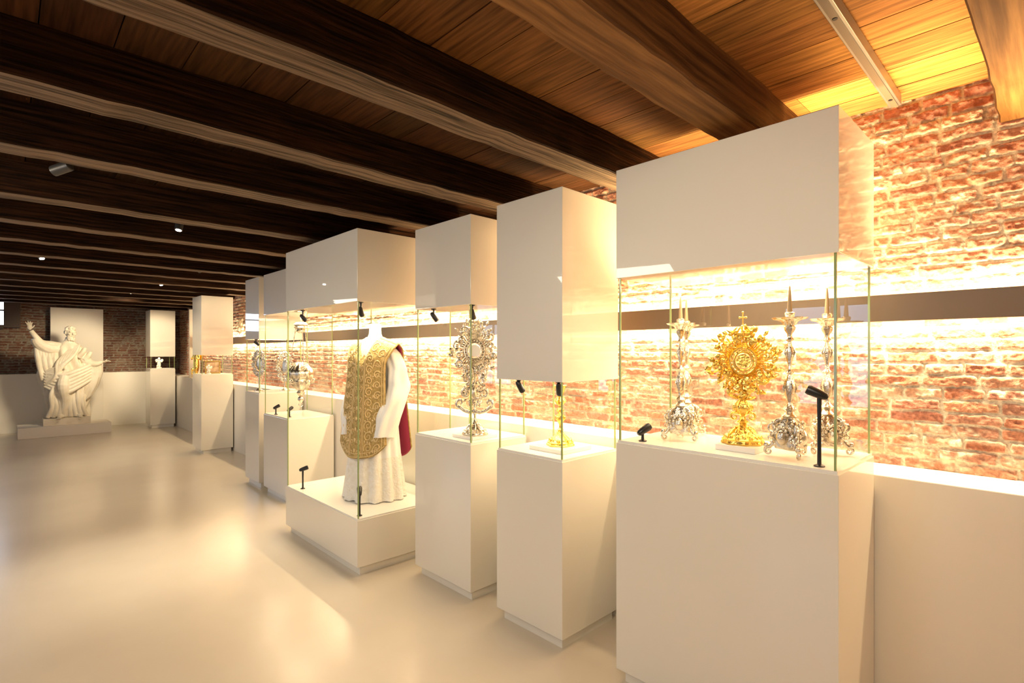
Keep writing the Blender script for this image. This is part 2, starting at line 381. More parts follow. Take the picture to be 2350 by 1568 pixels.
# ------------------------------------------------------------ church silver
def spiral(cx,cy,r0,a0,turns,n=26,dirn=1,shrink=.85):
    return [(cx+r0*(1-shrink*t/n)*math.cos(a0+dirn*2*PI*turns*t/n), cy+r0*(1-shrink*t/n)*math.sin(a0+dirn*2*PI*turns*t/n)) for t in range(n+1)]
def candlestick(x,y,z,rz,label):
    t=thing('candlestick',label,'candlestick',(x,y,z),rz,'silver candlesticks')
    m=MB(); m.lathe([(.02,.03),(.045,.035),(.052,.06),(.04,.09),(.046,.11),(.034,.14),(.02,.165)],36,lobes=3,amp=.22); m.lathe([(.022,.16),(.03,.168),(.02,.178),(.012,.19)],24)
    for k in range(3):   # cartouche shells between the legs
        a=2*PI*k/3+PI; ca,sa=math.cos(a),math.sin(a)
        m.ell((.045*ca,.045*sa,.085),(.022,.022,.032)); 
        for q in range(7):
            b=-1.2+q*.4; m.ell((.047*ca-sa*.028*math.sin(b),.047*sa+ca*.028*math.sin(b),.085+.038*math.cos(b)),.008,8,6)
    foot=m.build('foot',M['silver'],t)
    for k in range(3):
        a=2*PI*k/3; ca,sa=math.cos(a),math.sin(a); m=MB()
        path=[(.03,.155),(.045,.148),(.058,.13),(.055,.105),(.05,.08),(.058,.055),(.075,.035)]
        path=path+[(p,q) for p,q in spiral(.078,.019,.017,PI*.5,-1.15,16)]
        rad=[.006,.008,.009,.009,.008,.008,.008]+[.007-.0003*i for i in range(17)]
        m.tube([(r*ca,r*sa,h) for r,h in path],rad,10)
        m.tube([(p*ca,p*sa,q) for p,q in spiral(.062,.118,.02,-PI/2,1.2,16)],[.006-.0002*i for i in range(17)],8)
        m.tube([(p*ca,p*sa,q) for p,q in spiral(.072,.072,.016,-PI/2,1.2,16,-1)],[.005-.0002*i for i in range(17)],8)
        m.ell((.088*ca,.088*sa,.042),(.010,.010,.013)); 
        m.ell((.066*ca,.066*sa,.088),(.008,.008,.012))
        for q in range(5):
            h=.05+.022*q; w=.014+.004*(q%2)
            for g in (-1,1): m.ell(((.052+.004*q%.01)*ca-g*sa*w,(.052+.004*q%.01)*sa+g*ca*w,h),(.007,.007,.009),8,6)
        m.build('leg',M['silver'],t)
    m=MB()
    m.lathe([(.014,.185),(.024,.198),(.012,.212),(.008,.225),(.012,.235),(.018,.262),(.021,.288),(.018,.305),(.010,.322),(.007,.335),(.016,.345),(.007,.356),(.006,.375),(.011,.40),(.015,.425),(.013,.44),(.008,.455),(.006,.468),(.015,.478),(.008,.488),(.009,.50),(.018,.515),(.020,.528),(.010,.538)],30,lobes=6,amp=.10)
    for k in range(6):
        a=PI*k/3; m.tube([(.013*math.cos(a),.013*math.sin(a),.25),(.023*math.cos(a),.023*math.sin(a),.28),(.016*math.cos(a),.016*math.sin(a),.31)],[.002,.005,.002],6)
        m.tube([(.010*math.cos(a),.010*math.sin(a),.40),(.018*math.cos(a),.018*math.sin(a),.425),(.010*math.cos(a),.010*math.sin(a),.448)],[.002,.004,.002],6)
    m.build('stem',M['silver'],t)
    m=MB(); m.lathe([(.012,.532),(.022,.538),(.028,.55),(.042,.557),(.056,.560),(.062,.567),(.056,.566),(.036,.559),(.02,.551)],64,lobes=8,amp=.10); m.build('drip_pan',M['silver'],t)
    m=MB(); m.lathe([(.016,.548),(.020,.556),(.014,.566),(.018,.578),(.019,.586),(.012,.59)],24); m.build('socket',M['silver'],t)
    m=MB(); m.tube([(0,0,.582),(0,0,.63),(0,0,.672),(0,0,.695)],[.0105,.0075,.005,.002],14); m.build('candle',M['candle'],t)
    return t
ZD=1.1725
candlestick(2.36,1.282,ZD,R(20),'silver candlestick left of the gold monstrance, front one of the left pair')
candlestick(2.535,1.345,ZD,R(60),'silver candlestick mostly hidden directly behind the leftmost candlestick')
candlestick(2.29,.765,ZD,R(100),'silver candlestick just right of the gold monstrance, before its twin')
candlestick(2.485,.684,ZD,R(40),'rightmost silver candlestick, behind the tall black spotlight and glass corner')

def board(x,y,z,s,h,label):
    m=MB(); m.box(-s,s,-s,s,0,h); return tag(m.build('display_board',M['deck'],smooth=False,bevel=.002,loc=(x,y,z)),label,'display board')

def leaf(m,c,ang,l,w,y=0,curl=.006):
    ca,sa=math.cos(ang),math.sin(ang); vs=[];fs=[]
    n=6
    for i in range(n+1):
        f=i/n; ww=w*math.sin(PI*min(1,f*.9+.08))*(1+.25*(i%2)); yy=y-curl*math.sin(PI*f)-.004*f
        for g,dy in ((-1,0),(0,-.004),(1,0)):
            px=l*f; pz=g*ww
            vs.append((c[0]+px*ca-pz*sa, yy+dy, c[1]+px*sa+pz*ca))
    for i in range(n):
        for g in (0,1): fs.append((i*3+g,i*3+g+1,i*3+g+4,i*3+g+3))
    m.add(vs,fs)
def monstrance(x,y,z,rz,label,mt,Ht,zc,rx,rzv,seed,silver=False):
    t=thing('monstrance',label,'monstrance',(x,y,z),rz)
    rr=random.Random(seed)
    m=MB()
    m.lathe([(.082,0),(.086,.006),(.080,.016),(.084,.022),(.066,.034),(.048,.052),(.036,.062),(.022,.075),(.012,.088)],48,lobes=8,amp=.06,sx=1,sy=.8)
    for k in range(16):
        a=2*PI*k/16; m.ell((.07*math.cos(a),.056*math.sin(a),.028),(.010,.010,.012),8,6)
    for k in range(8):
        a=2*PI*k/8+.2; m.tube([(.06*math.cos(a),.048*math.sin(a),.036),(.045*math.cos(a),.036*math.sin(a),.058),(.025*math.cos(a),.02*math.sin(a),.076)],[.004,.008,.003],8)
    m.build('foot',mt,t)
    m=MB(); zt=zc-rzv*.55
    if silver:
        m.lathe([(.012,.085),(.018,.09),(.009,.10),(.008,.13),(.014,.145),(.009,.16),(.011,zt)],24)
        for sgn in (-1,1):   # two big supporting scrolls and volutes
            P=[(0,.165),(sgn*.03,.15),(sgn*.07,.16),(sgn*.105,.185)]+[(sgn*.1+ (p),q) for p,q in spiral(0,.215,.032,-PI/2+ (0.2*sgn),.95,16,sgn)]
            m.tube([(p,-.004,q) for p,q in P],[.013]*4+[.0125-.0003*i for i in range(17)],10)
            P=[(sgn*.02,.30)]+[(sgn*.06+p,q) for p,q in spiral(0,.28,.034,PI/2,1.1,16,-sgn)]
            m.tube([(p,.0,q) for p,q in P],[.013]+[.013-.0003*i for i in range(17)],10)
            P=[(sgn*.06+p,q) for p,q in spiral(0,.37,.034,-PI/2,1.1,16,-sgn)]
            m.tube([(p,.0,q) for p,q in P],[.012-.0003*i for i in range(17)],10)
        for k in range(18):
            m.ell((rr.uniform(-.04,.04),rr.uniform(-.02,.02),rr.uniform(.19,.36)),(rr.uniform(.010,.020),.014,rr.uniform(.010,.022)),8,6)
        for k in range(34): leaf(m,(rr.uniform(-.06,.06),rr.uniform(.2,.42)),rr.uniform(0,2*PI),rr.uniform(.025,.04),.008,-.02)
        m.ell((0,-.03,.29),(.024,.02,.038)); m.ell((0,-.034,.342),(.014,.014,.017)); m.tube([(-.02,-.03,.31),(-.05,-.045,.30),(-.065,-.04,.33)],[.01,.008,.006],8); m.tube([(.02,-.03,.31),(.05,-.045,.29),(.07,-.045,.30)],[.01,.008,.006],8)
    else:
        m.lathe([(.012,.085),(.024,.095),(.012,.106),(.010,.12),(.018,.13),(.034,.15),(.036,.165),(.026,.182),(.012,.195),(.010,.21),(.020,.22),(.010,.232),(.012,zt)],30,lobes=6,amp=.10)
        for k in range(6):
            a=PI*k/3; m.ell((.034*math.cos(a),.034*math.sin(a),.158),(.010,.010,.014),8,6)
        for sgn in (-1,1):
            m.tube([(sgn*p,0,q) for p,q in [(0,.225)]+spiral(.03,.25,.022,-PI/2,1.1,16)],[.007]+[.007-.0002*i for i in range(17)],8)
            m.tube([(sgn*p,0,q) for p,q in [(0,.13)]+spiral(.034,.118,.018,PI/2,1.1,16,-1)],[.006]+[.006-.0002*i for i in range(17)],8)
        for k in range(16): leaf(m,(rr.uniform(-.02,.02),rr.uniform(.19,.24)),rr.uniform(0.2,PI-.2),rr.uniform(.03,.05),.008,-.008)
    m.build('stem',mt,t)
    # rays
    m=MB(); n=64 if not silver else 84
    for k in range(n):
        a=2*PI*k/n; f=(1.0,.80,.92,.74)[k%4]*rr.uniform(.93,1.07)
        c,s_=math.cos(a),math.sin(a); r0=.05; r1x,r1z=rx*f,rzv*f
        tx,tz=-s_,c; w0=.0028; w1=.0042
        p0=(c*r0,s_*r0); p1=(c*r1x*.86,s_*r1z*.86); p2=(c*r1x,s_*r1z)
        vs=[(p0[0]-tx*w0,0,zc+p0[1]-tz*w0),(p0[0],-.003,zc+p0[1]),(p0[0]+tx*w0,0,zc+p0[1]+tz*w0),
            (p1[0]-tx*w1,0,zc+p1[1]-tz*w1),(p1[0],-.004,zc+p1[1]),(p1[0]+tx*w1,0,zc+p1[1]+tz*w1),(p2[0],0,zc+p2[1])]
        m.add(vs,[(0,1,4,3),(1,2,5,4),(3,4,6),(4,5,6),(0,3,5,2),(3,6,5)])
    m.build('sunburst',mt,t)
    # foliage frame: leafy scrolls and grapes around the lunette
    m=MB()
    nl=14 if not silver else 16
    for k in range(nl):
        a=2*PI*(k+.5)/nl; c,s_=math.cos(a),math.sin(a)
        rc=(.80 if k%2 else .62) if not silver else (.82 if k%2 else .70)
        px,pz=c*rx*rc,s_*rzv*rc
        sp=spiral(px,pz,(.020 if not silver else .026)*(1.25 if k%2 else .95),a+PI,1.25,14,1 if k%2 else -1)
        m.tube([(p,-.014,zc+q) for p,q in sp],[(.006 if not silver else .008)-.0002*i for i in range(15)],7)
        for q in range(8 if not silver else 5):
            b=a+rr.uniform(-.25,.25); f=rr.uniform(.5,1.0)
            leaf(m,(math.cos(b)*rx*f,zc+math.sin(b)*rzv*f),b+rr.uniform(-1.3,1.3),rr.uniform(.022,.044),rr.uniform(.006,.011),-.008-rr.random()*.012)
    for k in range(14):
        a=PI*1.5+(-1 if k%2 else 1)*(.30+.05*k)
        m.ell((math.cos(a)*rx*.70,-.018,zc+math.sin(a)*rzv*.70),.009,8,6)
    m.build('foliage_frame',mt,t)
    lr=1.0 if not silver else 1.35
    m=MB(); ring=[((.038*lr*math.cos(2*PI*k/32)),-.014,zc+.038*lr*1.1*math.sin(2*PI*k/32)) for k in range(33)]; m.tube(ring,.0065,8)
    ring=[((.052*lr*math.cos(2*PI*k/32)),-.012,zc+.052*lr*1.1*math.sin(2*PI*k/32)) for k in range(33)]; m.tube(ring,.005,8)
    for k in range(20):
        a=2*PI*k/20; m.ell((.045*lr*math.cos(a),-.016,zc+.045*lr*1.1*math.sin(a)),.0045*lr,8,6)
    m.build('lunette_ring',mt,t)
    m=MB(); m.tube([(0,-.004,zc),(0,-.012,zc)],.030*lr,28); m.build('host',mt if not silver else M['host'],t)
    # crown and cross
    zc2=zc+rzv*(.72 if not silver else .88)
    m=MB(); m.lathe([(.024,0),(.031,.004),(.029,.010),(.036,.022),(.031,.024),(.024,.012),(.022,.002)],32,c=(0,0,zc2),lobes=8,amp=.08)
    for k in range(8):
        a=PI*k/4; m.tube([(.030*math.cos(a),.030*math.sin(a),zc2+.012),(.042*math.cos(a),.042*math.sin(a),zc2+.03),(.024*math.cos(a),.024*math.sin(a),zc2+.048),(0,0,zc2+.042)],[.004,.004,.003,.003],6)
        m.ell((.042*math.cos(a),.042*math.sin(a),zc2+.03),.0055,8,6)
    m.ell((0,0,zc2+.05),.009)
    cr=m.build('crown',mt,t)
    zx=zc2+.058; top=Ht
    m=MB(); m.tube([(0,0,zx-.006),(0,0,top)],.003,8); m.tube([(-.013,0,zx+(top-zx)*.6),(.013,0,zx+(top-zx)*.6)],.003,8)
    for p in ((-.013,zx+(top-zx)*.6),(.013,zx+(top-zx)*.6),(0,top)): m.ell((p[0],0,p[1]),.0048,8,6)
    m.build('cross',mt,cr)
    return t
board(2.33,.97,ZD,.085,.026,'thin white board under the gold monstrance')
monstrance(2.33,.97,ZD+.026,R(-62),'gold sunburst monstrance with crown and cross between silver candlesticks',M['gold'],.575,.362,.134,.138,5)
board(2.32,2.79,1.018,.11,.02,'thin white board under the silver monstrance')
monstrance(2.30,2.765,1.038,R(-52),'tall silver sunburst monstrance with scrolled base in its own case',M['silver'],.81,.57,.155,.205,9,True)
board(2.37,2.06,1.024,.13,.024,'thin white board under the gold chalice')
# gold chalice
t=thing('chalice','slender gold chalice with knopped stem standing under the longest hood','chalice',(2.37,2.06,1.048))
m=MB(); m.lathe([(.078,0),(.080,.006),(.072,.014),(.075,.02),(.058,.035),(.04,.052),(.022,.07),(.013,.085)],48,lobes=6,amp=.08)
for k in range(12):
    a=2*PI*k/12; m.ell((.06*math.cos(a),.06*math.sin(a),.032),(.011,.011,.010),8,6)
m.build('foot',M['gold'],t)
m=MB(); m.lathe([(.010,.082),(.020,.092),(.008,.102),(.007,.12),(.014,.135),(.026,.155),(.024,.175),(.009,.19),(.007,.20),(.016,.21),(.008,.222),(.010,.235)],30,lobes=6,amp=.08)
for k in range(6):
    a=PI*k/3; m.ell((.025*math.cos(a),.025*math.sin(a),.163),(.008,.008,.012),8,6); m.tube([(.009*math.cos(a),.009*math.sin(a),.19),(.021*math.cos(a),.021*math.sin(a),.205),(.009*math.cos(a),.009*math.sin(a),.222)],[.002,.004,.002],6)
m.build('stem',M['gold'],t)
m=MB(); m.lathe([(.009,.232),(.018,.24),(.021,.26),(.014,.275),(.017,.30),(.026,.33),(.036,.355),(.033,.355),(.020,.31),(.012,.26)],36,lobes=8,amp=.05)
for k in range(8):
    a=PI*k/4; m.tube([(.016*math.cos(a),.016*math.sin(a),.24),(.030*math.cos(a),.030*math.sin(a),.262),(.020*math.cos(a),.020*math.sin(a),.285)],[.003,.006,.002],6)
m.build('cup',M['gold'],t)

# ------------------------------------------------------------ hanging lamp in the case behind the mannequin
t=thing('sanctuary_lamp','ornate silver sanctuary lamp hanging on chains behind the mannequin','hanging lamp',(2.38,5.90,.95))
m=MB(); m.lathe([(.012,.985),(.05,.98),(.075,.955),(.06,.94),(.07,.92),(.04,.90),(.05,.88),(.02,.86)],36,lobes=8,amp=.10); m.tube([(0,0,.98),(0,0,1.07)],.005,8); m.build('canopy',M['silver'],t)
for k in range(3):
    a=2*PI*k/3+.4; m=MB(); n=14
    for i in range(n):
        f0,f1=i/n,(i+1)/n
        def q(f): r=.055+.07*f; return (r*math.cos(a),r*math.sin(a),.92-.46*f)
        m.tube([q(f0),q((f0+f1)/2),q(f1)],[.003,.0075 if i%2 else .005,.003],6)
    m.build('chain',M['silver'],t)
m=MB(); m.lathe([(.03,.54),(.06,.53),(.09,.49),(.12,.455),(.135,.43),(.14,.40),(.12,.365),(.09,.35),(.105,.32),(.085,.27),(.05,.23),(.03,.215),(.045,.195),(.03,.17),(.015,.15)],48,lobes=9,amp=.07)
for k in range(9):
    a=2*PI*k/9; m.tube([(p*math.cos(a),p*math.sin(a),q) for p,q in [(.09,.30)]+spiral(.125,.335,.03,-PI/2,1,12)],[.007]*14,8)
m.build('bowl',M['silver'],t)
m=MB(); m.lathe([(.012,.155),(.03,.14),(.034,.12),(.02,.095),(.008,.085)],24,lobes=6,amp=.1); m.tube([(.024*math.cos(b),0,.062+.024*math.sin(b)) for b in [2*PI*i/20 for i in range(21)]],.004,8); m.build('finial',M['silver'],t)

def relief(x,y,z,rz,label,w,h,mt,seed,cz):
    t=thing('relief_ornament',label,'silver relief',(x,y,z),rz); rr=random.Random(seed)
    m=MB(); m.lathe([(.06,0),(.06,.01),(.03,.02),(.012,.04)],24); m.tube([(0,0,.03),(0,0,cz-h*.6)],.008,10); m.build('stand',mt,t)
    m=MB(); m.ell((0,0,cz),(w*.55,.02,h*.55),24,14); m.build('centre',mt,t)
    m=MB()
    for k in range(22):
        a=2*PI*k/22; m.tube([(w*.78*math.cos(a)+p,-.01,cz+h*.78*math.sin(a)+q) for p,q in spiral(0,0,.035,a,1.1,10,1 if k%2 else -1)],[.009-.0004*i for i in range(11)],7)
        m.ell((w*.95*math.cos(a),0,cz+h*.95*math.sin(a)),(.02,.012,.02),8,6)
    m.build('wreath',mt,t)
    return t
relief(2.24,6.82,1.12,R(-70),'round silver wreath relief seen at left through the fifth case',.11,.16,M['silver'],2,.34)
relief(2.48,6.64,1.12,R(-50),'oval silver reliquary relief visible left of the hanging lamp',.10,.18,M['silver'],3,.30)

# contents of the far cases
t=thing('gilded_frame','small gilded picture frame inside the far lone display case','picture frame',(2.42,9.55,1.25),R(-20))
m=MB(); m.box(-.11,.11,-.01,.01,0,.02); m.box(-.11,.11,-.01,.01,.19,.21); m.box(-.11,-.09,-.01,.01,0,.21); m.box(.09,.11,-.01,.01,0,.21)
for sx in (-.1,.1):
    for z in (.01,.105,.2): m.ell((sx,-.01,z),.011)
m.build('frame',M['oldgilt'],t)
m=MB(); m.box(-.09,.09,0,.008,.02,.19); m.build('picture',mat('old_painting',(.25,.13,.06),.5,col2=(.6,.42,.25),nscale=14),t,smooth=False)
def cherub(name,x,y,z,rz,s,mt,label,cat,zs=1):
    t=thing(name,label,cat,(x,y,z),rz); t.scale=(1,1,zs)
    m=MB()
    m.lathe([(.07*s,0),(.07*s,.03*s),(.05*s,.04*s)],20)
    m.ell((0,0,.13*s),(.05*s,.045*s,.09*s)); m.ell((0,0,.21*s),(.045*s,.035*s,.05*s)); m.ell((0,-.005*s,.285*s),(.03*s,.033*s,.036*s))
    m.ell((0,.01*s,.30*s),(.033*s,.033*s,.03*s)); m.ell((0,-.038*s,.28*s),.007*s,8,6)
    for g in (-1,1):
        m.tube([(g*.04*s,0,.235*s),(g*.075*s,-.02*s,.19*s),(g*.05*s,-.06*s,.20*s)],[.016*s,.013*s,.009*s],8)
        m.tube([(g*.025*s,-.01*s,.09*s),(g*.04*s,-.06*s,.08*s),(g*.035*s,-.065*s,.035*s)],[.024*s,.018*s,.011*s],8)
        m.ell((g*.06*s,.04*s,.23*s),(.045*s,.008*s,.06*s),10,8,Matrix.Rotation(g*.5,3,'Y'))
    o=m.build('figure',mt,t); r=o.modifiers.new('r','REMESH'); r.mode='VOXEL'; r.voxel_size=.006*s; r.use_smooth_shade=True
cherub('figurine',2.36,13.4,1.25,R(-20),.70,M['white2'],'small white carved figure inside the farthest display case','figurine')
cherub('figurine',2.33,9.42,1.25,R(-30),.45,M['white2'],'tiny white figure beside the gilded frame in the lone case','figurine')
cherub('figurine',2.79,12.2,1.08,R(-50),1.15,M['gold'],'gilded figure standing on the white ledge between the two far display cases','figurine',1.7)
m=MB(); m.box(2.72,2.92,12.45,12.5,1.08,2.48); tag(m.build('backdrop_screen',M['plaster'],smooth=False,bevel=.003),'narrow white screen on the ledge behind the gilded figure','screen')
# gesso garland on the brick wall
t=thing('wall_ornament','white carved floral rosette fixed to the brick wall beside the far lone case','wall ornament',(2.90,9.72,2.0))
m=MB()
m.ell((0,0,0),(.05,.06,.06))
for k in range(8):
    a=2*PI*k/8; m.ell((-.01,.10*math.cos(a),.10*math.sin(a)),(.025,.05,.035),10,6,Matrix.Rotation(a,3,'X'))
for k in range(8):
    a=2*PI*(k+.5)/8; m.ell((0,.15*math.cos(a),.15*math.sin(a)),(.02,.035,.02),10,6,Matrix.Rotation(a,3,'X'))
m.build('petals',M['white2'],t)

# ------------------------------------------------------------ vested mannequin
t=thing('mannequin','headless white mannequin in white alb and gold embroidered chasuble inside glass case','mannequin',(2.20,3.93,.411),R(-72))
SEG=160
def ringz(z,rx,ry,cx=0,cy=0,fold=0,k=12,ph=0):
    o=[]
    for i in range(SEG):
        a=2*PI*i/SEG
        w=math.sin(k*a+ph+1.1*math.sin(2*a+.5)+z*.6)
        f=fold*(1.3*w-.5*w*w+.5*math.sin(5*a+1.3+ph-z*1.2))
        o.append((cx+(rx+f)*math.cos(a),cy+(ry+f)*math.sin(a),z))
    return o
def lerp(a,b,t): return a+(b-a)*t
def prof(tab,z):
    for (z0,*p0),(z1,*p1) in zip(tab,tab[1:]):
        if z<=z1:
            q=(z-z0)/(z1-z0)
            return [lerp(a,b,q) for a,b in zip(p0,p1)]
    return list(tab[-1][1:])
ALB=[(0,.255,.240,.015),(.35,.212,.192,.011),(.7,.183,.158,.006),(.95,.163,.128,.003),(1.12,.18,.13,.001),(1.22,.17,.11,0),(1.275,.13,.09,0),(1.31,.075,.07,0)]
m=MB(); rings=[]
for i in range(30):
    z=.33+i*(1.31-.33)/29; rx,ry,f=prof(ALB,z); rings.append(ringz(z,rx,ry,0,0,f))
m.loft(rings,SEG); alb=m.build('alb',M['alb'],t)
m=MB(); rings=[]
for i in range(14):
    z=.004+i*(.345-.004)/13; rx,ry,f=prof(ALB,z); rings.append(ringz(z+(.0),rx+.002,ry+.002,0,0,f))
rings[0]=[(x,y,z+.006*abs(math.sin(k*.5))) for k,(x,y,z) in enumerate(rings[0])]
m.loft(rings,SEG); m.build('lace_hem',M['lace'],alb)
m=MB(); m.lathe([(.085,1.27),(.062,1.305),(.050,1.34),(.048,1.38),(.051,1.405),(.045,1.418),(.02,1.422)],32,sy=1.0); m.build('neck',M['white2'],t)
for sg in (-1,1):
    m=MB(); k_=1.0 if sg>0 else .86
    pts=[(sg*.13,0,1.225),(sg*.18*k_,0.01,1.18),(sg*.225*k_,.02,1.05),(sg*.243*k_,.01,.92),(sg*.24*k_,-.03,.80),(sg*.215*k_,-.08,.66),(sg*.195*k_,-.11,.51)]
    rad=[.055,.064,.076,.082,.086,.086,.078]
    rings=[]; NS=48; tot=(len(pts)-1)*8
    for i in range(tot+1):
        s_=i/8; j=min(int(s_),len(pts)-2); f=s_-j
        c=Vector([lerp(a,b,f) for a,b in zip(pts[j],pts[j+1])])
        r0=lerp(rad[j],rad[j+1],f)*k_; vv=i/tot
        rg=[]
        for q in range(NS):
            a=2*PI*q/NS
            w=.010*math.sin(6*a+vv*3)*min(1,vv*2)+.005*math.sin(3*a-vv*14)+.003*math.sin(vv*24+2*a)
            rg.append((c.x+(r0+w)*math.cos(a)*.9,c.y+(r0+w)*math.sin(a)*1.1,c.z+.015*math.cos(a+1)*vv))
        rings.append(rg)
    m.loft(rings,NS); m.build('sleeve',M['alb'],t)
def hw(v): return .200+.05*math.exp(-(v/.12)**2)+.05*max(0,(v-.2)/.8)**1.2
def chas(u,v,front=1,off=0.0,wide=1.0,drop=0.0):
    a=abs(u)
    zt=1.325-.085*a-(.10*max(0,1-(a/.30)**2) if front>0 else .02*max(0,1-(a/.30)**2))
    zb=(.35-drop)+.11*a**3.2
    z=lerp(zt,zb,v)
    D=lerp(.03,.155,min(1,(v/.16))**.6)+.075*v
    if front<0: D=lerp(.03,.15,min(1,(v/.16))**.6)+.06*v
    b=D*(1-.42*u*u)+(.004+.006*v)*math.sin(u*6+v*2)
    return Vector((u*hw(v)*wide, -front*(b+off), z))
BW=1.10
for fr in (1,-1):
    m=MB(); m.grid(lambda a,b: chas(a*2-1,b,fr,0,1 if fr>0 else lerp(1,BW,min(1,b*6)),0 if fr>0 else .05),40,50)
    nm='chasuble_front' if fr>0 else 'chasuble_back'
    o=m.build(nm,M['goldcloth'],t); s=o.modifiers.new('s','SOLIDIFY'); s.thickness=.006; s.offset=0
    if fr<0:
        m=MB(); m.grid(lambda a,b: chas((a*2-1)*.95,b,fr,-.006,lerp(1,BW,min(1,b*6)),.05),40,50); q=m.build('lining',M['crimson'],o)
        s=q.modifiers.new('s','SOLIDIFY'); s.thickness=.004; s.offset=0
    m=MB()
    def P(u,v): return chas(u,v,fr,.005,1 if fr>0 else lerp(1,BW,min(1,v*6)),0 if fr>0 else .05)
    for uu in (-.96,-.88,-.28,-.24,.24,.28,.88,.96):
        m.tube([P(uu,.03+.95*i/40) for i in range(41)],.0025,6)
    m.tube([P(-.95+1.9*i/40,.985) for i in range(41)],.003,6); m.tube([P(-.84+1.68*i/40,.955) for i in range(41)],.0025,6)
    rows=10
    for row in range(rows):
        v0=.07+row*.094
        for sg in (-1,1):
            asp=hw(v0)/.95
            sp=spiral(0,0,1,-.5+(row%2)*PI,1.5,30,(1 if row%2 else -1)*sg)
            for uc in (.44,.72):
                m.tube([P(sg*uc+p*.13,max(.02,min(.975,v0+(uc-.44)*.12+q*.17*asp))) for p,q in sp],[.0045-.00008*i for i in range(31)],6)
            sp=spiral(0,0,1,PI/2,1.1,20,-sg)
            m.tube([P(sg*.12+p*.09,max(.02,min(.975,v0+.03+q*.12*asp))) for p,q in sp],[.004-.0001*i for i in range(21)],6)
            for q in range(7):
                uu=sg*(.34+.08*q); vv=v0+.047+.010*math.sin(q*2+row*1.3); p=P(uu,min(vv,.97))
                m.ell(p,(.012,.003,.006),8,6,Matrix.Rotation(q*1.3+row,3,'Y'))
        m.ell(P(0,min(.96,v0+.01)),(.010,.004,.016),10,6)
    m.build('embroidery',M['thread'],o)
for sg in (-1,1):
    m=MB()
    def sh(a,b):
        u=sg*(.30+.70*a)
        p=chas(u,0,1); q=chas(u*1.0,0,-1,0,1,.05); w=lerp(p,q,b); w.z+=.012*math.sin(PI*b); return w
    m.grid(sh,14,10); o=m.build('shoulder',M['goldcloth'],t); s=o.modifiers.new('s','SOLIDIFY'); s.thickness=.007; s.offset=0

# ------------------------------------------------------------ stone statue at the far wall
m=MB(); m.box(-.685,.685,-.35,.35,0,.20); tag(m.build('pedestal',M['plaster'],smooth=False,bevel=.004,loc=(.83,13.5,0)),'low wide white platform under the stone statue','pedestal')
m=MB(); m.box(.642,1.495,14.2,14.28,0,2.51); tag(m.build('backdrop_screen',M['plaster'],smooth=False,bevel=.004),'tall white screen standing behind the stone statue','screen')
st=thing('statue','life-size pale stone statue of robed bearded man raising one hand','statue',(.86,13.5,.20))
m=MB()
m.box(-.36,.34,-.24,.24,0,.13)
for i in range(14): 
    rr=random.Random(i); m.ell((rr.uniform(-.3,.3),rr.uniform(-.15,.15),.13),(rr.uniform(.05,.12),rr.uniform(.05,.1),rr.uniform(.02,.05)),10,6)
m.build('base',M['stone'],st,smooth=False)
m=MB(); S=72
TAB=[(.12,.02,.30,.18,.036),(.3,.02,.29,.19,.040),(.6,.02,.32,.20,.044),(.85,.0,.35,.21,.044),(1.05,-.02,.34,.21,.042),(1.22,-.02,.29,.19,.034),(1.38,0,.25,.17,.024),(1.50,.01,.22,.14,.010),(1.58,.02,.13,.09,.002),(1.64,.03,.06,.06,0)]
rings=[]
for i in range(60):
    z=.12+i*(1.64-.12)/59; cx,rx,ry,f=prof(TAB,z); rg=[]
    for k in range(S):
        a=2*PI*k/S
        ff=f*(math.sin(7*a+z*3.5+.8*math.sin(a*2+z*3))+.55*math.sin(13*a-z*3.5+1))
        if z>1.0: ff=f*math.sin(9*a+z*9)
        rg.append((cx+(rx+ff)*math.cos(a),(ry+ff)*math.sin(a)+.02,z))
    rings.append(rg)
m.loft(rings,S)
def T(P,r,seg=12):   # smooth subdivided tube
    P=[Vector(p) for p in P]; Q=[];RR=[]
    n=len(P)
    for i in range(n-1):
        p0=P[max(i-1,0)];p1=P[i];p2=P[i+1];p3=P[min(i+2,n-1)]
        for k in range(5):
            t_=k/5; Q.append(.5*((2*p1)+(-p0+p2)*t_+(2*p0-5*p1+4*p2-p3)*t_**2+(-p0+3*p1-3*p2+p3)*t_**3)); RR.append(lerp(r[i],r[i+1],t_))
    Q.append(P[-1]);RR.append(r[-1]); m.tube(Q,RR,seg)
# raised right arm
T([(-.13,0,1.50),(-.25,-.03,1.53),(-.38,-.08,1.57),(-.46,-.10,1.68),(-.53,-.10,1.80)],[.09,.085,.065,.05,.038])
T([(-.15,.0,1.46),(-.28,-.03,1.46),(-.42,-.07,1.56),(-.47,-.09,1.66)],[.12,.13,.10,.065])
for i in range(7):   # hanging sleeve folds
    f=i/6; T([(-.45+.28*f,-.07+.05*f,1.58-.06*f),(-.44+.25*f,-.08,1.38-.04*f),(-.41+.23*f,-.12+.03*(i%2),1.14),(-.37+.21*f,-.10,.86+.05*(i%3))],[.035,.050,.048,.028],10)
# hand with fingers
m.ell((-.545,-.105,1.865),(.038,.02,.052))
for (dx,dz,l,bx) in ((-.03,.035,.075,-.02),(-.012,.045,.085,-.008),(.008,.045,.078,.004),(.024,.038,.062,.012)):
    T([(-.545+dx*.8,-.105,1.89),(-.548+dx*1.1,-.115,1.885+dz),(-.55+dx*1.3+bx,-.13-.01*abs(dx)*30,1.885+dz+l*.6)],[.012,.011,.008],8)
T([(-.525,-.11,1.85),(-.495,-.125,1.875),(-.48,-.14,1.905)],[.014,.012,.009],8)
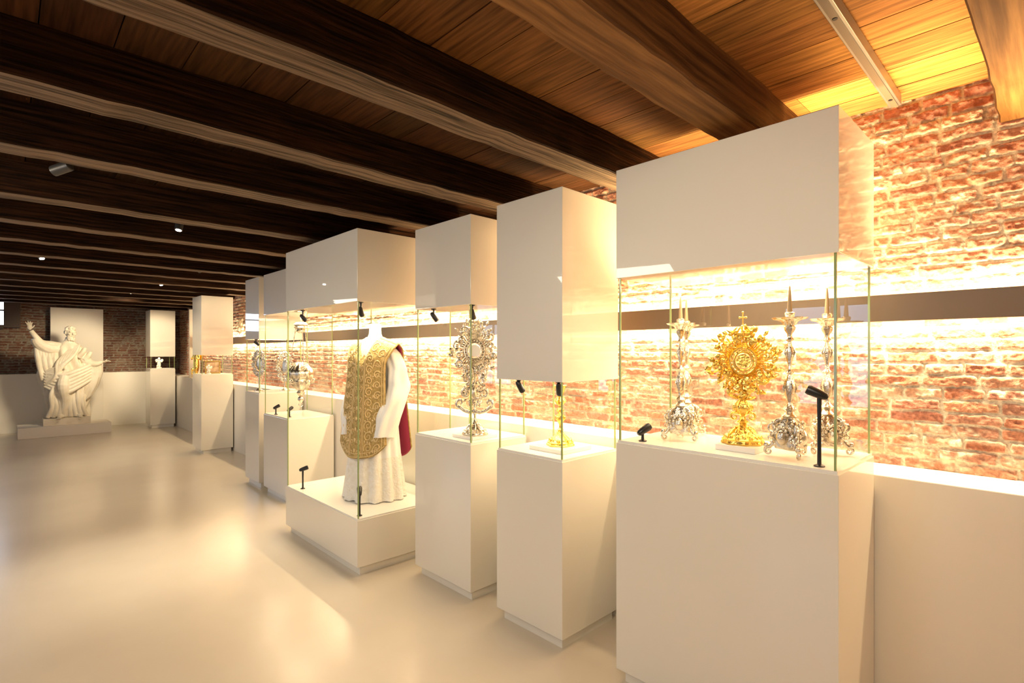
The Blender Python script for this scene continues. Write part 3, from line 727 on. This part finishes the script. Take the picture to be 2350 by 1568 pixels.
# left arm reaching forward-right
T([(.15,0,1.45),(.24,-.04,1.32),(.32,-.10,1.18),(.43,-.17,1.16),(.52,-.20,1.20)],[.10,.095,.088,.058,.034])
m.ell((.555,-.21,1.205),(.045,.03,.022))
for k,(dy,l) in enumerate(((-.028,.065),(-.01,.08),(.008,.075),(.024,.06))):
    T([(.575,-.21+dy,1.205),(.61,-.21+dy*1.3,1.22),(.585+l,-.21+dy*1.5,1.21)],[.011,.010,.007],8)
T([(.55,-.235,1.205),(.575,-.26,1.23),(.595,-.265,1.25)],[.012,.010,.008],8)
# mantle: sash across the body, bunched waist, hanging cloak on the right
for i in range(6):
    T([(.18-.02*i,-.09,1.54-.01*i),(.10-.05*i,-.20,1.36-.03*i),(-.08-.02*i,-.24,1.16-.045*i),(-.32,-.14,1.02-.05*i)],[.02,.03,.034,.028],10)
for i in range(6):
    T([(-.34,-.12,1.00-.05*i),(-.08,-.27,.96-.07*i),(.14,-.27,1.04-.065*i),(.38,-.14,1.16-.055*i)],[.03,.040,.040,.032],10)
for i in range(8):   # cloak falling from the forearm
    f=i/7; T([(.20+.27*f,-.12-.04*f,1.17),(.22+.27*f,-.14,1.0),(.20+.23*f,-.14+.05*(i%2),.74),(.16+.18*f,-.10,.36+.16*f)],[.04,.054,.050,.026],10)
for i in range(8):   # long folds of the tunic sweeping to the feet
    f=i/7; T([(-.16+.40*f,-.18,.88),(-.25+.46*f,-.23+.03*(i%2),.58),(-.24+.46*f,-.21,.34),(-.30+.58*f,-.19,.15)],[.026,.036,.034,.036],10)
T([(-.02,-.18,1.0),(-.08,-.29,.76),(-.05,-.23,.45),(-.08,-.17,.20)],[.09,.10,.07,.05])   # forward knee and shin
for i in range(4):   # cloak hanging behind the raised arm side
    f=i/3; T([(-.28-.03*f,.02+.03*i,1.2),(-.37-.04*f,0,.95),(-.34,.02*i,.66),(-.28,.0,.34)],[.04,.048,.040,.022],10)
# attribute bundle held against the left side
T([(.16,-.12,1.30),(.23,-.16,1.40),(.26,-.15,1.48)],[.05,.045,.03],8); T([(.26,-.12,1.24),(.32,-.13,1.33),(.35,-.12,1.40)],[.05,.045,.03],8)
# feet
for (x,y,a) in ((-.10,-.20,-.3),(.14,-.17,.35)):
    T([(x-.02,y+.10,.17),(x,y,.165),(x+a*.15,y-.09,.145)],[.045,.04,.03])
    for k in range(5): m.ell((x+a*.15-.03+.015*k,y-.12-.004*(2-abs(k-1)),.14),(.010,.018,.010),8,6)
# neck + head
T([(.02,0,1.58),(.035,-.01,1.68)],[.07,.065])
hc=Vector((.045,-.03,1.775)); rot=Matrix.Rotation(.35,3,'Z')@Matrix.Rotation(.12,3,'X')
K=1.12
def hd(p,r,**k): m.ell(hc+rot@Vector(p)*K,[q*K for q in r],12,8,rot)
hd((0,0,.01),(.072,.09,.10)); hd((0,-.03,-.05),(.05,.055,.055)); hd((0,-.095,-.005),(.012,.022,.026)); hd((0,-.105,-.018),(.015,.014,.010))
for g in (-1,1):
    hd((g*.028,-.078,.028),(.026,.016,.009)); hd((g*.028,-.078,.012),(.013,.010,.008)); hd((g*.040,-.062,-.015),(.022,.022,.02)); hd((g*.075,0,0),(.010,.018,.026))
hd((0,-.085,-.045),(.024,.012,.007))
for k in range(40):
    rr=random.Random(k+50); a=rr.uniform(-1.1,1.1); z=rr.uniform(-.13,-.05)
    hd((.055*math.sin(a),-.075*math.cos(a)*(1-(z+.13)*1.0),z),(.016,.016,.02))
for k in range(60):
    rr=random.Random(k+150); a=rr.uniform(0,2*PI); z=rr.uniform(-.02,.11)
    if -math.cos(a)<-.3 and z<.07: continue
    q=math.sqrt(max(.05,1-(z/.115)**2)); hd((.078*math.sin(a)*q,-.094*math.cos(a)*q,z),(.02,.02,.017))
fig=m.build('figure',M['stone'],st)
r=fig.modifiers.new('r','REMESH'); r.mode='VOXEL'; r.voxel_size=.0075; r.use_smooth_shade=True

# ceiling lights
def ceil_light(x,y,aim,lit,label,s=.85):
    t=thing('ceiling_spotlight',label,'ceiling spotlight',(x,y,ZC),group='track spotlights between the beams')
    m=MB(); m.lathe([(.035,0),(.035,-.012),(.01,-.016)],20); m.tube([(0,0,-.01),(0,0,-.10)],.007,8); m.build('mount',M['fixture'],t)
    a=Vector(aim).normalized(); p=Vector((0,0,-.12))
    m=MB(); m.tube([p-a*.06*s,p-a*.055*s,p+a*.05*s,p+a*.055*s],[.028*s,.034*s,.034*s,.032*s],20); m.build('head',M['fixture'],t)
    m=MB(); m.tube([p+a*.0551*s,p+a*.058*s],.024*s,20); m.build('lens',M['lens'] if lit else M['black'],t)
ceil_light(.22,3.85,(-.6,.5,-.3),False,'large grey unlit spotlight between the dark beams at upper left')
ceil_light(1.0,4.90,(-.15,-.15,-1),True,'bright lit spotlight between beams above the middle of the floor')
ceil_light(.26,7.42,(.2,-.5,-1),True,'bright lit spotlight at far left between the beams')
ceil_light(1.70,7.35,(.7,.5,-.5),False,'grey unlit spotlight above the far cases near the white hoods')
ceil_light(.23,10.6,(.2,-.3,-.8),True,'tiny lit spotlight at far left above the statue arm')
ceil_light(1.49,10.7,(-.2,-.3,-.8),True,'tiny lit spotlight right of the white panel, lower one')
ceil_light(1.62,9.1,(.2,-.3,-1),True,'tiny lit spotlight nearer the lone far case')
ceil_light(1.83,12.45,(.3,-.3,-1),True,'farthest tiny lit spotlight before the brick end wall')
# track on the ceiling at the right
t=thing('light_track','long grey metal ceiling light track above the nearest display case','light track',(1.4,.514,0))
m=MB(); m.box(-1.9,1.45,-.022,.022,2.69,2.735); m.build('channel',M['alu'],t,smooth=False,bevel=.002)
m=MB(); m.box(-1.88,1.44,-.012,.012,2.686,2.6905); m.build('slot',M['rail'],t,smooth=False)
for x in (.55,1.35):
    m=MB(); m.lathe([(.008,0),(.008,-.006)],12,c=(x,0,2.69)); m.build('screw',M['black'],t)

# room spots, then added fills
spot((.9,4.9,2.52),(.75,4.8,0),170,SOFT,54,.2,1)
spot((1.2,3.0,2.52),(1.3,2.9,0),22,SOFT,70,.2,1)
spot((.5,7.4,2.52),(.8,7.2,0),40,SOFT,60,.2,1)
spot((1.2,10.0,2.52),(1.3,9.8,0),60,SOFT,75,.2,1)
spot((1.6,11.3,2.52),(.9,13.8,1.4),320,WARM2,52,.2)
spot((1.5,11.6,2.52),(2.4,13.4,1.6),220,WARM2,50,.15)
spot((1.0,8.0,2.52),(2.4,9.4,1.6),110,WARM2,60,.15)
spot((.2,.4,2.5),(2.3,1.6,1.3),76,SOFT,95,.2,1)
area((-.9,-.6,2.45),(.5,.47,-.85),(1,-1,0),.9,.4,24,SOFT)  # fill areas added out of view to brighten the case fronts
area((-.8,3.6,2.45),(.6,.05,-.8),(0,1,0),1.6,.3,26,SOFT)
area((-.9,8.5,2.45),(.5,.05,-.85),(0,1,0),2,.3,18,SOFT)

w=bpy.data.worlds.new('world'); scene.world=w; w.use_nodes=True
w.node_tree.nodes['Background'].inputs[0].default_value=(1,.85,.7,1); w.node_tree.nodes['Background'].inputs[1].default_value=.03
# camera
cd=bpy.data.cameras.new('camera'); cam=bpy.data.objects.new('camera',cd); COL.objects.link(cam)
cam.location=(0,0,H); cam.rotation_euler=(R(90),0,R(-43.77)); cd.lens=36*1211/2350; cd.sensor_width=36; cd.shift_y=24/2350; cd.clip_start=.02
scene.camera=cam
scene.view_settings.view_transform='Standard'
scene.view_settings.look='None'
scene.view_settings.exposure=0
